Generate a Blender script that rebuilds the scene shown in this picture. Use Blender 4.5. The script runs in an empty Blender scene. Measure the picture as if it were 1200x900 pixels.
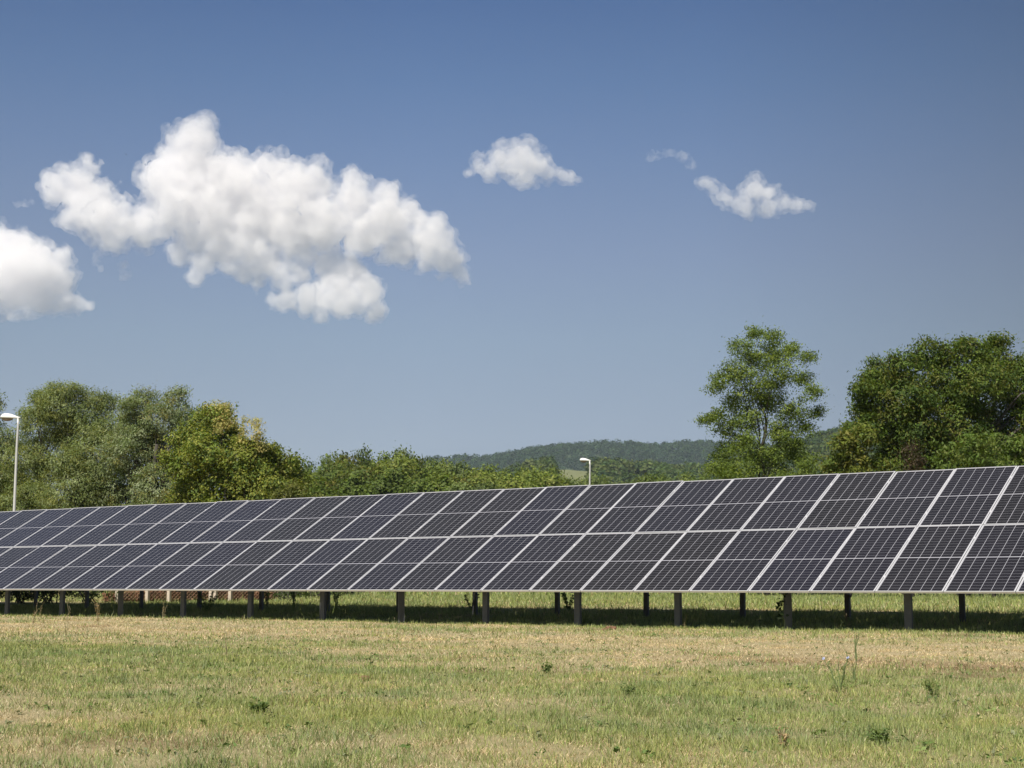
import bpy, math, random
import numpy as np
from mathutils import Vector, noise as mnoise

# ------------------------------------------------------------------ camera, sky, sun, exposure
SC = bpy.context.scene
COL = SC.collection
F_PX = 1818.0                                  # focal length in pixels of the 1200 px wide photograph
PITCH, YAW = 0.12874, -0.62794
CAM = np.array([33.314, -24.203, 0.765])
cam_data = bpy.data.cameras.new('camera')
cam = bpy.data.objects.new('camera', cam_data)
COL.objects.link(cam)
cam.location = CAM
cam.rotation_euler = (math.pi / 2 + PITCH, 0, -YAW)
cam_data.sensor_width = 36.0
cam_data.lens = F_PX / 1200 * 36
cam_data.clip_start = 0.1
cam_data.clip_end = 20000
SC.camera = cam

SUN_EL, SUN_AZ = math.radians(53), math.radians(172)      # azimuth from +Y, clockwise
SUNV = Vector((math.sin(SUN_AZ) * math.cos(SUN_EL), math.cos(SUN_AZ) * math.cos(SUN_EL), math.sin(SUN_EL)))
W = bpy.data.worlds.new('World')
SC.world = W
W.use_nodes = True
wn = W.node_tree.nodes
bg = wn['Background']
sky = wn.new('ShaderNodeTexSky')
sky.sky_type = 'NISHITA'
sky.sun_disc = False
sky.sun_elevation = SUN_EL
sky.sun_rotation = SUN_AZ
sky.altitude = 200
sky.air_density = 1.0
sky.dust_density = 0.25
sky.ozone_density = 1.4
# low sky: colour by elevation (clear summer air over land), a little deeper away from the sun
EXPO = 0.45
SKY_STR = 0.05
def lin(c):
    c = c / 255.0
    return c / 12.92 if c <= 0.04045 else ((c + 0.055) / 1.055) ** 2.4
wl = W.node_tree.links
tc = wn.new('ShaderNodeTexCoord'); sep = wn.new('ShaderNodeSeparateXYZ'); wl.new(tc.outputs['Generated'], sep.inputs[0])
ramp = wn.new('ShaderNodeValToRGB'); wl.new(sep.outputs[2], ramp.inputs[0])
stops = [(0.0, (164, 175, 190)), (0.074, (160, 173, 191)), (0.101, (157, 172, 193)), (0.156, (148, 167, 192)), (0.209, (137, 156, 189)),
         (0.272, (118, 142, 182)), (0.315, (104, 131, 174)), (0.363, (90, 117, 163)), (0.55, (62, 88, 140))]
el = ramp.color_ramp.elements
while len(el) < len(stops): el.new(0.5)
for e, (p, c) in zip(el, stops):
    e.position = p; e.color = (*[max(0.01, lin(v) - 0.031) / 2 ** EXPO for v in c], 1)
dot = wn.new('ShaderNodeVectorMath'); dot.operation = 'DOT_PRODUCT'; wl.new(tc.outputs['Generated'], dot.inputs[0])
dot.inputs[1].default_value = (math.cos(YAW), -math.sin(YAW), 0)
mr = wn.new('ShaderNodeValToRGB'); mp = wn.new('ShaderNodeMapRange'); wl.new(dot.outputs['Value'], mp.inputs[0])
mp.inputs[1].default_value = -1; mp.inputs[2].default_value = 1; wl.new(mp.outputs[0], mr.inputs[0])
me_ = mr.color_ramp.elements
while len(me_) < 5: me_.new(0.5)
for e, (p, v) in zip(me_, [(0.25, 0.88), (0.34, 0.90), (0.47, 1.0), (0.56, 0.95), (0.66, 0.66)]): e.position = p; e.color = (v, v, v, 1)
sc1 = wn.new('ShaderNodeVectorMath'); sc1.operation = 'SCALE'; wl.new(ramp.outputs[0], sc1.inputs[0]); wl.new(mr.outputs[0], sc1.inputs[3])
sc2 = wn.new('ShaderNodeVectorMath'); sc2.operation = 'SCALE'; wl.new(sc1.outputs[0], sc2.inputs[0]); sc2.inputs[3].default_value = 1 / SKY_STR
hi = wn.new('ShaderNodeMapRange'); wl.new(sep.outputs[2], hi.inputs[0])
hi.inputs[1].default_value = 0.38; hi.inputs[2].default_value = 0.6; hi.inputs[3].default_value = 0; hi.inputs[4].default_value = 1
mixs = wn.new('ShaderNodeMix'); mixs.data_type = 'RGBA'; wl.new(hi.outputs[0], mixs.inputs[0])
wl.new(sc2.outputs[0], mixs.inputs[6]); wl.new(sky.outputs[0], mixs.inputs[7]); wl.new(mixs.outputs[2], bg.inputs[0])
bg.inputs[1].default_value = SKY_STR
sd = bpy.data.lights.new('sun', 'SUN')
sd.energy = 5.0
sd.angle = math.radians(0.5)
sd.color = (1.0, 0.93, 0.82)
sun = bpy.data.objects.new('sun', sd)
COL.objects.link(sun)
sun.location = (0, 0, 60)
sun.rotation_euler = SUNV.to_track_quat('Z', 'Y').to_euler()
SC.view_settings.view_transform = 'Standard'
SC.view_settings.look = 'None'
SC.view_settings.exposure = EXPO
SC.view_settings.gamma = 1.0
SC.view_settings.use_curve_mapping = False
SC.cycles.max_bounces = 24
SC.cycles.diffuse_bounces = 3
SC.cycles.glossy_bounces = 2
SC.cycles.transmission_bounces = 4
SC.cycles.transparent_max_bounces = 12
SC.cycles.volume_bounces = 24
SC.cycles.use_denoising = True
SC.cycles.use_adaptive_sampling = True
SC.cycles.adaptive_threshold = 0.015

# ------------------------------------------------------------------ helpers
rng = np.random.default_rng(7)
random.seed(7)
FWD = np.array([math.sin(YAW), math.cos(YAW), 0.0])
RGT = np.array([math.cos(YAW), -math.sin(YAW), 0.0])


def spot(px, dist, z=0.0):
    """World point at forward distance dist (m) seen in photo column px, at height z."""
    # depth along the tilted axis is close to the horizontal forward distance
    lat = (px - 600.0) / F_PX
    zc = dist * math.cos(PITCH) + (z - CAM[2]) * math.sin(PITCH)
    p = CAM + FWD * dist + RGT * lat * zc
    return np.array([p[0], p[1], z])


def height_at(py, dist):
    """Height z that shows at photo row py, forward distance dist."""
    t = (450.0 - py) / F_PX
    a = math.atan(t) + PITCH
    return CAM[2] + dist * math.tan(a)


def tag(o, label=None, cat=None, group=None, kind=None):
    if label: o['label'] = label
    if cat: o['category'] = cat
    if group: o['group'] = group
    if kind: o['kind'] = kind
    return o


def link(name, me, parent=None, loc=None, mat=None):
    o = bpy.data.objects.new(name, me)
    COL.objects.link(o)
    if parent: o.parent = parent
    if loc is not None: o.location = [float(v) for v in loc]
    if mat:
        if me.materials: me.materials[0] = mat
        else: me.materials.append(mat)
    return o


def empty(name, loc, rz=0.0):
    o = link(name, None, loc=loc)
    o.rotation_euler = (0, 0, rz)
    o.empty_display_size = 0.3
    return o


def mesh_np(name, V, Fs, smooth=False, cols=None, attr='tint'):
    """Mesh from a vertex array and a face array with equal corner counts (quads or tris)."""
    V = np.asarray(V, np.float32); Fs = np.asarray(Fs, np.int32)
    me = bpy.data.meshes.new(name)
    n, k = Fs.shape
    me.vertices.add(len(V)); me.vertices.foreach_set('co', V.ravel())
    me.loops.add(n * k); me.loops.foreach_set('vertex_index', Fs.ravel())
    me.polygons.add(n)
    me.polygons.foreach_set('loop_start', np.arange(0, n * k, k, dtype=np.int32))
    if smooth: me.polygons.foreach_set('use_smooth', np.ones(n, dtype=bool))
    if cols is not None:                       # one colour per vertex
        a = me.attributes.new(attr, 'FLOAT_COLOR', 'POINT')
        c = np.ones((len(V), 4), np.float32); c[:, :3] = cols
        a.data.foreach_set('color', c.ravel())
    me.update(calc_edges=True)
    me.validate()
    return me


class MB:
    """Collects boxes and tubes for ONE mesh."""
    def __init__(s): s.v = []; s.f = []
    def box(s, x0, x1, y0, y1, z0, z1, M=None):
        b = len(s.v)
        P = [(x, y, z) for z in (z0, z1) for y in (y0, y1) for x in (x0, x1)]
        if M is not None: P = [tuple(M @ Vector(p)) for p in P]
        s.v += P
        s.f += [tuple(b + i for i in q) for q in ((0, 2, 3, 1), (4, 5, 7, 6), (0, 1, 5, 4), (2, 6, 7, 3), (0, 4, 6, 2), (1, 3, 7, 5))]
    def tube(s, pts, rad, n=8, cap=True):
        pts = [Vector(p) for p in pts]
        base = len(s.v)
        up = Vector((0.13, 0.21, 1)).normalized()
        for i, p in enumerate(pts):
            d = (pts[min(i + 1, len(pts) - 1)] - pts[max(i - 1, 0)])
            d = d.normalized() if d.length > 1e-9 else Vector((0, 0, 1))
            a = d.cross(up)
            if a.length < 1e-3: a = d.cross(Vector((1, 0, 0)))
            a.normalize(); b = d.cross(a)
            r = rad[i] if hasattr(rad, '__len__') else rad
            for k in range(n):
                t = 2 * math.pi * k / n
                s.v.append(tuple(p + (a * math.cos(t) + b * math.sin(t)) * r))
        for i in range(len(pts) - 1):
            for k in range(n):
                k2 = (k + 1) % n
                s.f.append((base + i * n + k, base + i * n + k2, base + (i + 1) * n + k2, base + (i + 1) * n + k))
        if cap:
            s.f.append(tuple(base + k for k in range(n))[::-1])
            s.f.append(tuple(base + (len(pts) - 1) * n + k for k in range(n)))
    def build(s, name, mat, parent=None, smooth=False, loc=None):
        me = bpy.data.meshes.new(name)
        me.from_pydata(s.v, [], s.f)
        if smooth: me.polygons.foreach_set('use_smooth', np.ones(len(me.polygons), dtype=bool))
        me.update()
        return link(name, me, parent, loc, mat)


def new_mat(name):
    m = bpy.data.materials.new(name); m.use_nodes = True
    nt = m.node_tree
    return m, nt, nt.nodes, nt.links, nt.nodes['Principled BSDF']


def simple(name, col, rough=0.6, metal=0.0, var=0.12, scale=8.0, bump=0.0):
    m, nt, N, L, b = new_mat(name)
    tc = N.new('ShaderNodeTexCoord'); nz = N.new('ShaderNodeTexNoise')
    nz.inputs['Scale'].default_value = scale; nz.inputs['Detail'].default_value = 5
    L.new(tc.outputs['Object'], nz.inputs['Vector'])
    mx = N.new('ShaderNodeMix'); mx.data_type = 'RGBA'
    mx.inputs[6].default_value = (*[c * (1 - var) for c in col], 1)
    mx.inputs[7].default_value = (*[min(1, c * (1 + var)) for c in col], 1)
    L.new(nz.outputs['Fac'], mx.inputs[0]); L.new(mx.outputs[2], b.inputs['Base Color'])
    b.inputs['Roughness'].default_value = rough; b.inputs['Metallic'].default_value = metal
    if bump:
        bp = N.new('ShaderNodeBump'); bp.inputs['Strength'].default_value = bump; bp.inputs['Distance'].default_value = 0.02
        L.new(nz.outputs['Fac'], bp.inputs['Height']); L.new(bp.outputs[0], b.inputs['Normal'])
    return m


def fbm(P, scale, octaves=4, seed=0):
    """Vectorised value noise (about -1..1) on 2-D or 3-D points."""
    P = np.asarray(P, float) * scale
    out = np.zeros(len(P)); amp = 1.0; tot = 0
    dim = P.shape[1]
    for o in range(octaves):
        Q = P * (2.03 ** o) + 17.3 * o + seed * 7.7
        i = np.floor(Q).astype(np.int64); f = Q - i; f = f * f * (3 - 2 * f)
        acc = np.zeros(len(P))
        for c in range(2 ** dim):
            bits = [(c >> d) & 1 for d in range(dim)]
            h = np.zeros(len(P), np.int64) + seed * 131 + o * 977
            w = np.ones(len(P))
            for d in range(dim):
                h = (h * 374761393 + (i[:, d] + bits[d]) * 668265263) & 0x7fffffff
                h = (h ^ (h >> 13)) * 1274126177 & 0x7fffffff
                w = w * (f[:, d] if bits[d] else 1 - f[:, d])
            h = h ^ (h >> 16)
            acc += w * ((h & 0xffff) / 32767.5 - 1)
        out += acc * amp; tot += amp; amp *= 0.5
    return out / tot * 1.4

# ------------------------------------------------------------------ ground
BACK_Z = 0.27                                            # the field lies a little higher behind the array


def patch_field(P):
    """0 = dry mown straw, 1 = green grass, as a field over the ground (world x, y)."""
    P = np.asarray(P, float)
    d = (P[:, 0] - CAM[0]) * FWD[0] + (P[:, 1] - CAM[1]) * FWD[1]
    l = (P[:, 0] - CAM[0]) * RGT[0] + (P[:, 1] - CAM[1]) * RGT[1]
    y = P[:, 1]                                           # rows of mowing run along the array
    q = np.stack([P[:, 0] * 0.28, y * 0.9], 1)            # streaks along the array
    n1 = fbm(q, 0.55, 4, 3); n2 = fbm(P[:, :2], 0.9, 4, 9); n3 = fbm(P[:, :2], 4.0, 3, 21)
    # distance of mowing stripes in front of the array (y = 0 is the front edge)
    g = np.interp(y, [-24, -19.2, -18.4, -17.8, -17.0, -16, -15, -14, -13, -12, -11, -9, -6.5, -5.0, -3.0, -1.0, -0.2, 0.3, 5, 6.5, 14, 25, 60],
                  [0.5, 0.50, 0.55, 0.70, 0.85, 0.74, 0.64, 0.72, 0.66, 0.55, 0.40, 0.16, 0.06, 0.10, 0.22, 0.20, 0.12, 0.75, 0.75, 0.50, 0.48, 0.95, 0.95])  # greener strip beneath the panels: their shadow deepened through the grass colour
    left = np.clip((-l - 2.0) / 5.0, 0, 1)
    g = g + left * np.interp(y, [-22, -19, -17, -14.5, -13, -11.5, -10, 0], [-0.2, -0.35, -0.15, -0.12, -0.05, 0.10, -0.05, 0.0])
    g = g + 0.30 * n1 + 0.24 * n2 + 0.16 * n3
    return np.clip(g, 0, 1)


def brown_field(P):
    P = np.asarray(P, float)
    l = (P[:, 0] - CAM[0]) * RGT[0] + (P[:, 1] - CAM[1]) * RGT[1]
    b = np.exp(-((P[:, 1] + 9.9) / 1.0) ** 2) * np.clip((l - 1.0) / 3.5, 0, 1) * 0.6
    b += np.clip(fbm(P[:, :2], 0.8, 4, 33) - 0.55, 0, 1) * 1.6
    return np.clip(b, 0, 1)


def ground_z(P):
    P = np.asarray(P, float)
    return fbm(P[:, :2], 0.35, 3, 5) * 0.018 + fbm(P[:, :2], 2.2, 2, 6) * 0.010 + np.interp(P[:, 1], [0.7, 3, 6, 12], [0, 0.12, 0.22, BACK_Z])


def axis(a, b, step, far):
    c = list(np.arange(a, b + 1e-6, step)); s = step
    while c[-1] < far: s *= 1.28; c.append(c[-1] + s)
    s = step
    while c[0] > -far: s *= 1.28; c.insert(0, c[0] - s)
    return np.array(c)


GX = axis(-12, 52, 0.22, 2700); GY = axis(-26, 12, 0.2, 2700)
gx, gy = np.meshgrid(GX, GY)
GP = np.stack([gx.ravel(), gy.ravel()], 1)
gz = ground_z(GP)
gcol = np.zeros((len(GP), 3)); gcol[:, 0] = patch_field(GP); gcol[:, 1] = brown_field(GP)
nx, ny = len(GX), len(GY)
ii = (np.arange(ny - 1)[:, None] * nx + np.arange(nx - 1)[None, :]).ravel()
gm = mesh_np('ground', np.column_stack([GP, gz]), np.stack([ii, ii + 1, ii + nx + 1, ii + nx], 1), True, gcol, 'cover')

m, nt, N, L, b = new_mat('field_soil')
at = N.new('ShaderNodeAttribute'); at.attribute_name = 'cover'
sp = N.new('ShaderNodeSeparateColor'); L.new(at.outputs['Color'], sp.inputs[0])
tc2 = N.new('ShaderNodeTexCoord')
def noise_node(scale, detail=6, rough=0.65):
    n = N.new('ShaderNodeTexNoise'); n.inputs['Scale'].default_value = scale; n.inputs['Detail'].default_value = detail
    n.inputs['Roughness'].default_value = rough; L.new(tc2.outputs['Object'], n.inputs['Vector']); return n
def mixc(f, a, c):
    x = N.new('ShaderNodeMix'); x.data_type = 'RGBA'
    if isinstance(f, float): x.inputs[0].default_value = f
    else: L.new(f, x.inputs[0])
    for k, v in ((6, a), (7, c)):
        if isinstance(v, tuple): x.inputs[k].default_value = (*v, 1)
        else: L.new(v, x.inputs[k])
    return x.outputs[2]
n_f = noise_node(30, 8, 0.75); n_m = noise_node(3, 6); n_l = noise_node(0.08, 5)
straw = mixc(n_f.outputs['Fac'], (0.20, 0.155, 0.085), (0.50, 0.42, 0.25))
green = mixc(n_f.outputs['Fac'], (0.11, 0.12, 0.045), (0.28, 0.28, 0.12))
far_g = mixc(n_l.outputs['Fac'], (0.10, 0.12, 0.035), (0.24, 0.22, 0.09))
c = mixc(sp.outputs[0], straw, green)
c = mixc(sp.outputs[1], c, (0.15, 0.095, 0.05))
L.new(c, b.inputs['Base Color']); b.inputs['Roughness'].default_value = 0.95
b.inputs['Specular IOR Level'].default_value = 0.1
bp = N.new('ShaderNodeBump'); bp.inputs['Strength'].default_value = 0.6; bp.inputs['Distance'].default_value = 0.03
L.new(n_f.outputs['Fac'], bp.inputs['Height']); L.new(bp.outputs[0], b.inputs['Normal'])
tag(link('ground', gm, mat=m), kind='structure')


# ------------------------------------------------------------------ leaf and bark materials
def leaf_mat(name, rough=0.6, trans=0.35, tint=(1.25, 1.25, 0.6)):
    """Leaf: its own colour (per leaf), some light passing through."""
    m = bpy.data.materials.new(name); m.use_nodes = True
    nt = m.node_tree; N = nt.nodes; L = nt.links
    b = N['Principled BSDF']; out = N['Material Output']
    a = N.new('ShaderNodeAttribute'); a.attribute_name = 'tint'
    L.new(a.outputs['Color'], b.inputs['Base Color'])
    b.inputs['Roughness'].default_value = rough
    b.inputs['Specular IOR Level'].default_value = 0.2
    t = N.new('ShaderNodeBsdfTranslucent')
    v = N.new('ShaderNodeVectorMath'); v.operation = 'MULTIPLY'; v.inputs[1].default_value = tint
    L.new(a.outputs['Color'], v.inputs[0]); L.new(v.outputs[0], t.inputs['Color'])
    mx = N.new('ShaderNodeMixShader'); mx.inputs[0].default_value = trans
    L.new(b.outputs[0], mx.inputs[1]); L.new(t.outputs[0], mx.inputs[2]); L.new(mx.outputs[0], out.inputs['Surface'])
    return m
M_LEAF = leaf_mat('tree_leaf')
M_GRASS = leaf_mat('grass_blade', 0.6, 0.22, (1.1, 1.1, 0.7))
M_BARK = simple('bark', (0.060, 0.053, 0.044), 0.9, 0, 0.4, 9, 0.6)
M_BARK_PALE = simple('pale_bark', (0.14, 0.115, 0.085), 0.9, 0, 0.35, 9, 0.6)


def leaves(C, N0, size, aspect, cols, droop=0.3, r=None):
    """Diamond leaves: C centres, N0 preferred facing, returns verts, quads, colours."""
    r = r or rng
    n = len(C)
    nrm = N0 * 0.9 + r.normal(0, 0.5, (n, 3)); nrm[:, 2] += 0.45
    nrm /= np.linalg.norm(nrm, axis=1)[:, None]
    t = r.normal(0, 1, (n, 3)); t[:, 2] -= droop * 2
    t -= nrm * np.sum(t * nrm, 1)[:, None]; t /= np.linalg.norm(t, axis=1)[:, None] + 1e-9
    s = np.cross(nrm, t)
    ln = size * r.uniform(0.65, 1.25, n)[:, None]; wd = ln * aspect
    fold = nrm * ln * 0.08
    V = np.empty((n, 4, 3))
    V[:, 0] = C - t * ln * 0.5; V[:, 1] = C + s * wd * 0.5 + fold; V[:, 2] = C + t * ln * 0.5; V[:, 3] = C - s * wd * 0.5 + fold
    Fq = np.arange(n * 4).reshape(n, 4)
    return V.reshape(-1, 3), Fq, np.repeat(cols, 4, axis=0)


def crown_mesh(name, lumps, leaf, aspect, pal, dens, clump_r, shell=0.5, droop=0.3, seed=0, per=26, top_pal=None):
    """lumps: (x, y, z, r) local metres. Clumps of leaves spread through each lump; colours belong to the leaves."""
    r = np.random.default_rng(seed)
    Cs = []; Ns = []; Ks = []; cl_list = []
    pal = np.array(pal)
    for (x, y, z, R) in lumps:
        nc = max(5, int(dens * R * R))
        d = r.normal(0, 1, (nc, 3)); d /= np.linalg.norm(d, axis=1)[:, None]
        rad = R * (shell + (1.08 - shell) * r.random(nc) ** 0.6)
        rad *= 1 + 0.12 * r.normal(0, 1, nc).clip(-1.5, 1.5)
        cc = np.array([x, y, z]) + d * rad[:, None] * np.array([1, 1, 0.92])
        keep = cc[:, 2] > 0.15
        cc, d = cc[keep], d[keep]
        cl_list.append(cc)
        for c, dd in zip(cc, d):
            k = max(4, int(per * r.uniform(0.5, 1.4)))
            p = r.normal(0, 1, (k, 3)) * clump_r * np.array([1, 1, 0.62]) * r.uniform(0.6, 1.2)
            Cs.append(c + p); Ns.append(np.repeat(dd[None], k, 0))
            base = pal[r.integers(len(pal))] * r.uniform(0.8, 1.2)
            Ks.append(np.clip(base[None] * r.uniform(0.84, 1.18, (k, 1)) * (1 + r.normal(0, 0.035, (k, 3))), 0.004, 0.9))
    C = np.concatenate(Cs); C[:, 2] = np.maximum(C[:, 2], 0.03)
    V, Fq, K = leaves(C, np.concatenate(Ns), leaf, aspect, np.concatenate(Ks), droop, r)
    me = mesh_np(name, V, Fq, False, K)
    me.materials.append(M_LEAF)
    return me, np.concatenate(cl_list)


def limb_mb(mb, a, c, r0, r1, r, wob=0.12, n=6, sides=6):
    a = np.array(a, float); c = np.array(c, float)
    L0 = np.linalg.norm(c - a); pts = []
    off = np.zeros(3)
    for i in range(n + 1):
        t = i / n
        p = a + (c - a) * t
        p = p + np.array([0, 0, 1]) * math.sin(t * math.pi) * L0 * 0.10
        if 0 < i < n: off = off * 0.5 + r.normal(0, wob * L0 / n, 3); p = p + off
        pts.append(p)
    mb.tube(pts, [r0 + (r1 - r0) * (i / n) for i in range(n + 1)], sides)
    return pts


def trunk_mesh_obj(lumps, cl, height, tr, root, seed, bark, trunks=1, twigs=160, fork=0.3):
    r = np.random.default_rng(seed + 99)
    mb = MB()
    big = sorted(lumps, key=lambda q: -q[2])
    for k in range(trunks):
        ox, oy = (0, 0) if trunks == 1 else (r.normal(0, 0.7), r.normal(0, 0.7))
        tx = np.mean([q[0] for q in big[:4]]) * 0.4 + ox * 1.6
        top = (tx, oy, height * 0.72)
        main = limb_mb(mb, (ox, oy, -0.15), top, tr, tr * 0.3, r, 0.10, 9, 9)
        for (x, y, z, R) in lumps:
            if R < 0.38 or (trunks > 1 and r.random() > 0.6): continue
            j = int(np.clip((z - height * fork * 0.3) / height * len(main) * r.uniform(0.6, 0.95), 1 if trunks > 1 else 4, len(main) - 2))
            s = main[j]
            br = tr * 0.28 * (1 - 0.6 * j / len(main))
            e = limb_mb(mb, s, (x, y, z + R * 0.2), br, br * 0.35, r, 0.16, 7, 6)
            near = cl[np.linalg.norm(cl - np.array([x, y, z]), axis=1) < R * 1.2]
            if len(near):
                for q in near[r.choice(len(near), min(len(near), max(3, twigs // len(lumps))), replace=False)]:
                    st = e[r.integers(3, len(e))]
                    limb_mb(mb, st, q, br * 0.2, 0.004, r, 0.15, 4, 4)
    return mb.build('trunk', bark, root, True)


def px_lumps(L0, dist, root, depth=0.8, seed=0, k=1.0, sprigs=0):
    r = random.Random(seed)
    out = []
    for (px, py, R) in L0:
        rm = R * dist / F_PX
        dd = dist + r.uniform(-depth, depth) * max(rm * 1.4, 1.0)
        p = spot(px, dd, height_at(py, dd)) - root
        out.append((p[0], p[1], p[2], rm * k))
        for j in range(sprigs):                      # smaller tufts break up the outline
            a = r.uniform(0, 2 * math.pi); e_ = r.uniform(-0.2, 1.3)
            q = np.array([math.cos(a) * math.cos(e_), math.sin(a) * math.cos(e_), math.sin(e_)]) * rm * k * r.uniform(0.85, 1.15)
            out.append((p[0] + q[0], p[1] + q[1], p[2] + q[2], rm * r.uniform(0.22, 0.42)))
    return out


def big_tree(name, label, L0, base_px, dist, leaf, aspect, pal, dens, clump_r, per, seed, tr=0.2, shell=0.5, droop=0.3,
             bark=None, trunks=1, twigs=160, group=None, depth=0.8, cat='tree', k=0.9, sprigs=4):
    root = spot(base_px, dist, BACK_Z)
    lm = px_lumps(L0, dist, root, depth, seed, k, sprigs)
    e = empty(name, root)
    me, cl = crown_mesh('crown', lm, leaf, aspect, pal, dens, clump_r, shell, droop, seed, per)
    link('crown', me, parent=e)
    h = max(q[2] for q in lm)
    trunk_mesh_obj(lm, cl, h, tr, e, seed, bark or M_BARK, trunks, twigs)
    tag(e, label, cat, group)
    return e


# ------------------------------------------------------------------ hills on the horizon
def hill(name, ridge, d0, d1, d2, colf, seed, forest=None, fields=(), kind='structure'):
    """Terrain between distances d0 (foot), d1 (ridge) and d2 (behind); ridge: list of photo (px, py)."""
    rx = np.array([a for a, _ in ridge], float); ry = np.array([c for _, c in ridge], float)
    pxs = np.linspace(rx[0], rx[-1], 150); ds = np.concatenate([np.linspace(d0, d1, 36), np.linspace(d1, d2, 10)[1:]])
    P = []; K = []
    for d in ds:
        for px in pxs:
            zr = height_at(np.interp(px, rx, ry), d1)
            t = (d - d0) / (d1 - d0) if d <= d1 else 1 - (d - d1) / (d2 - d1) * 0.6
            t = t * t * (3 - 2 * t) if d <= d1 else t
            edge = min(1, (px - rx[0]) / 120, (rx[-1] - px) / 120)
            edge = max(0.0, edge) ** 0.5
            p = spot(px, d, 0)
            P.append((p[0], p[1], zr * t * edge - 0.3))
    P = np.array(P)
    P[:, 2] += fbm(P[:, :2], 1 / 160.0, 4, seed) * (d1 - d0) * 0.012 * np.clip(P[:, 2] / 30, 0, 1)
    fcol = np.zeros((len(P), 3)); fcol[:] = colf
    pc = np.stack([np.tile(pxs, len(ds)), np.repeat(ds, len(pxs))], 1)
    for (px, d, wx, wd, col) in fields:
        inside = (np.abs(pc[:, 0] - px) < wx) & (np.abs(pc[:, 1] - d) < wd)
        fcol[inside] = col
    nx = len(pxs); ny = len(ds)
    ii = (np.arange(ny - 1)[:, None] * nx + np.arange(nx - 1)[None, :]).ravel()
    me = mesh_np(name, P, np.stack([ii, ii + 1, ii + nx + 1, ii + nx], 1), True, fcol * (1 + 0.25 * fbm(P[:, :2], 1 / 45, 3, seed)[:, None]), 'tint')
    tag(link(name, me, mat=M_HILL), kind=kind)
    # woodland over it
    n, tree_r, pal, mask, dens = forest
    r = np.random.default_rng(seed)
    a = r.uniform(rx[0], rx[-1], n); dd = d0 + (d1 + (d2 - d1) * 0.12 - d0) * r.random(n) ** 0.8
    gx_ = np.clip(((a - rx[0]) / (rx[-1] - rx[0]) * (nx - 1)), 0, nx - 1.01); gi = gx_.astype(int)
    gj = np.clip(np.searchsorted(ds, dd) - 1, 0, ny - 2)
    G = P.reshape(ny, nx, 3)
    fx = (gx_ - gi)[:, None]; fy = ((dd - ds[gj]) / (ds[gj + 1] - ds[gj]))[:, None]
    pos = (G[gj, gi] * (1 - fx) + G[gj, gi + 1] * fx) * (1 - fy) + (G[gj + 1, gi] * (1 - fx) + G[gj + 1, gi + 1] * fx) * fy
    keep = np.ones(n, bool)
    for (px, d, wx, wd, col) in fields:
        keep &= ~((np.abs(a - px) < wx) & (np.abs(dd - d) < wd))
    if mask: keep &= mask(a, dd, pos)
    pos = pos[keep]; n = len(pos)
    # each tree: a ragged crown of small faces
    k = dens
    dv = r.normal(0, 1, (n, k, 3)); dv /= np.linalg.norm(dv, axis=2)[..., None]
    dv[..., 2] = np.abs(dv[..., 2]) * 1.1 - 0.15
    R = tree_r * r.uniform(0.55, 1.3, n)[:, None, None]
    Cc = pos[:, None, :] + dv * R * r.uniform(0.6, 1.05, (n, k, 1)) * np.array([1, 1, 1.0]) + np.array([0, 0, 0.9]) * R
    base = np.array(pal)[r.integers(len(pal), size=n)] * r.uniform(0.7, 1.3, (n, 1))
    cols = np.repeat(base, k, 0) * r.uniform(0.75, 1.25, (n * k, 1))
    V, Fq, K = leaves(Cc.reshape(-1, 3), dv.reshape(-1, 3), tree_r * 0.42, 0.9, cols, 0, r)
    me = mesh_np('forest', V, Fq, False, K)
    tag(link('forest', me, mat=M_LEAF), kind='stuff', label='distant woodland covering the ' + name.replace('_', ' '))


M_HILL, nt, N, L, b = new_mat('hill_ground')
at = N.new('ShaderNodeAttribute'); at.attribute_name = 'tint'; L.new(at.outputs['Color'], b.inputs['Base Color']); b.inputs['Roughness'].default_value = 0.95

FIELD = (0.20, 0.185, 0.08)
hill('hills', [(380, 572), (430, 551), (505, 544), (560, 544), (600, 539), (630, 532), (665, 529), (700, 530), (735, 532), (760, 535), (800, 532),
     (830, 531), (880, 533), (950, 531), (1050, 530), (1200, 536), (1350, 556)], 1500, 2350, 2600, (0.035, 0.055, 0.02), 5,
     (9000, 6.5, [(0.030, 0.062, 0.030), (0.042, 0.078, 0.032), (0.024, 0.048, 0.026)], None, 60))
hill('hill_slope', [(480, 605), (560, 578), (600, 567), (632, 560), (660, 554.5), (690, 555.5), (720, 561), (760, 564), (800, 567), (840, 567), (880, 560), (920, 546), (950, 535),
     (985, 527), (1020, 522), (1100, 521), (1250, 534), (1400, 575)], 500, 950, 1150, (0.07, 0.095, 0.03), 8,
     (7500, 4.4, [(0.065, 0.105, 0.030), (0.095, 0.13, 0.036), (0.045, 0.08, 0.028), (0.11, 0.135, 0.045)],
      lambda a, d, p: fbm(p[:, :2], 1 / 60.0, 3, 4) > -0.75, 90),
     fields=((671, 900, 24, 120, (0.13, 0.14, 0.06)), (752, 850, 26, 30, (0.13, 0.15, 0.055))))

# ------------------------------------------------------------------ solar array
TILT = 0.5185
WP = 1.154                     # column pitch
SL = 2.250; SG = 0.020         # panel length and gap along the slope
Z0 = CAM[2] - 0.134
PWID = 1.140
M_ALU = simple('anodised_aluminium', (0.66, 0.66, 0.68), 0.38, 0.35, 0.05, 3)
M_STEEL = simple('galvanised_steel', (0.10, 0.105, 0.11), 0.6, 0.3, 0.3, 14)

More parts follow.
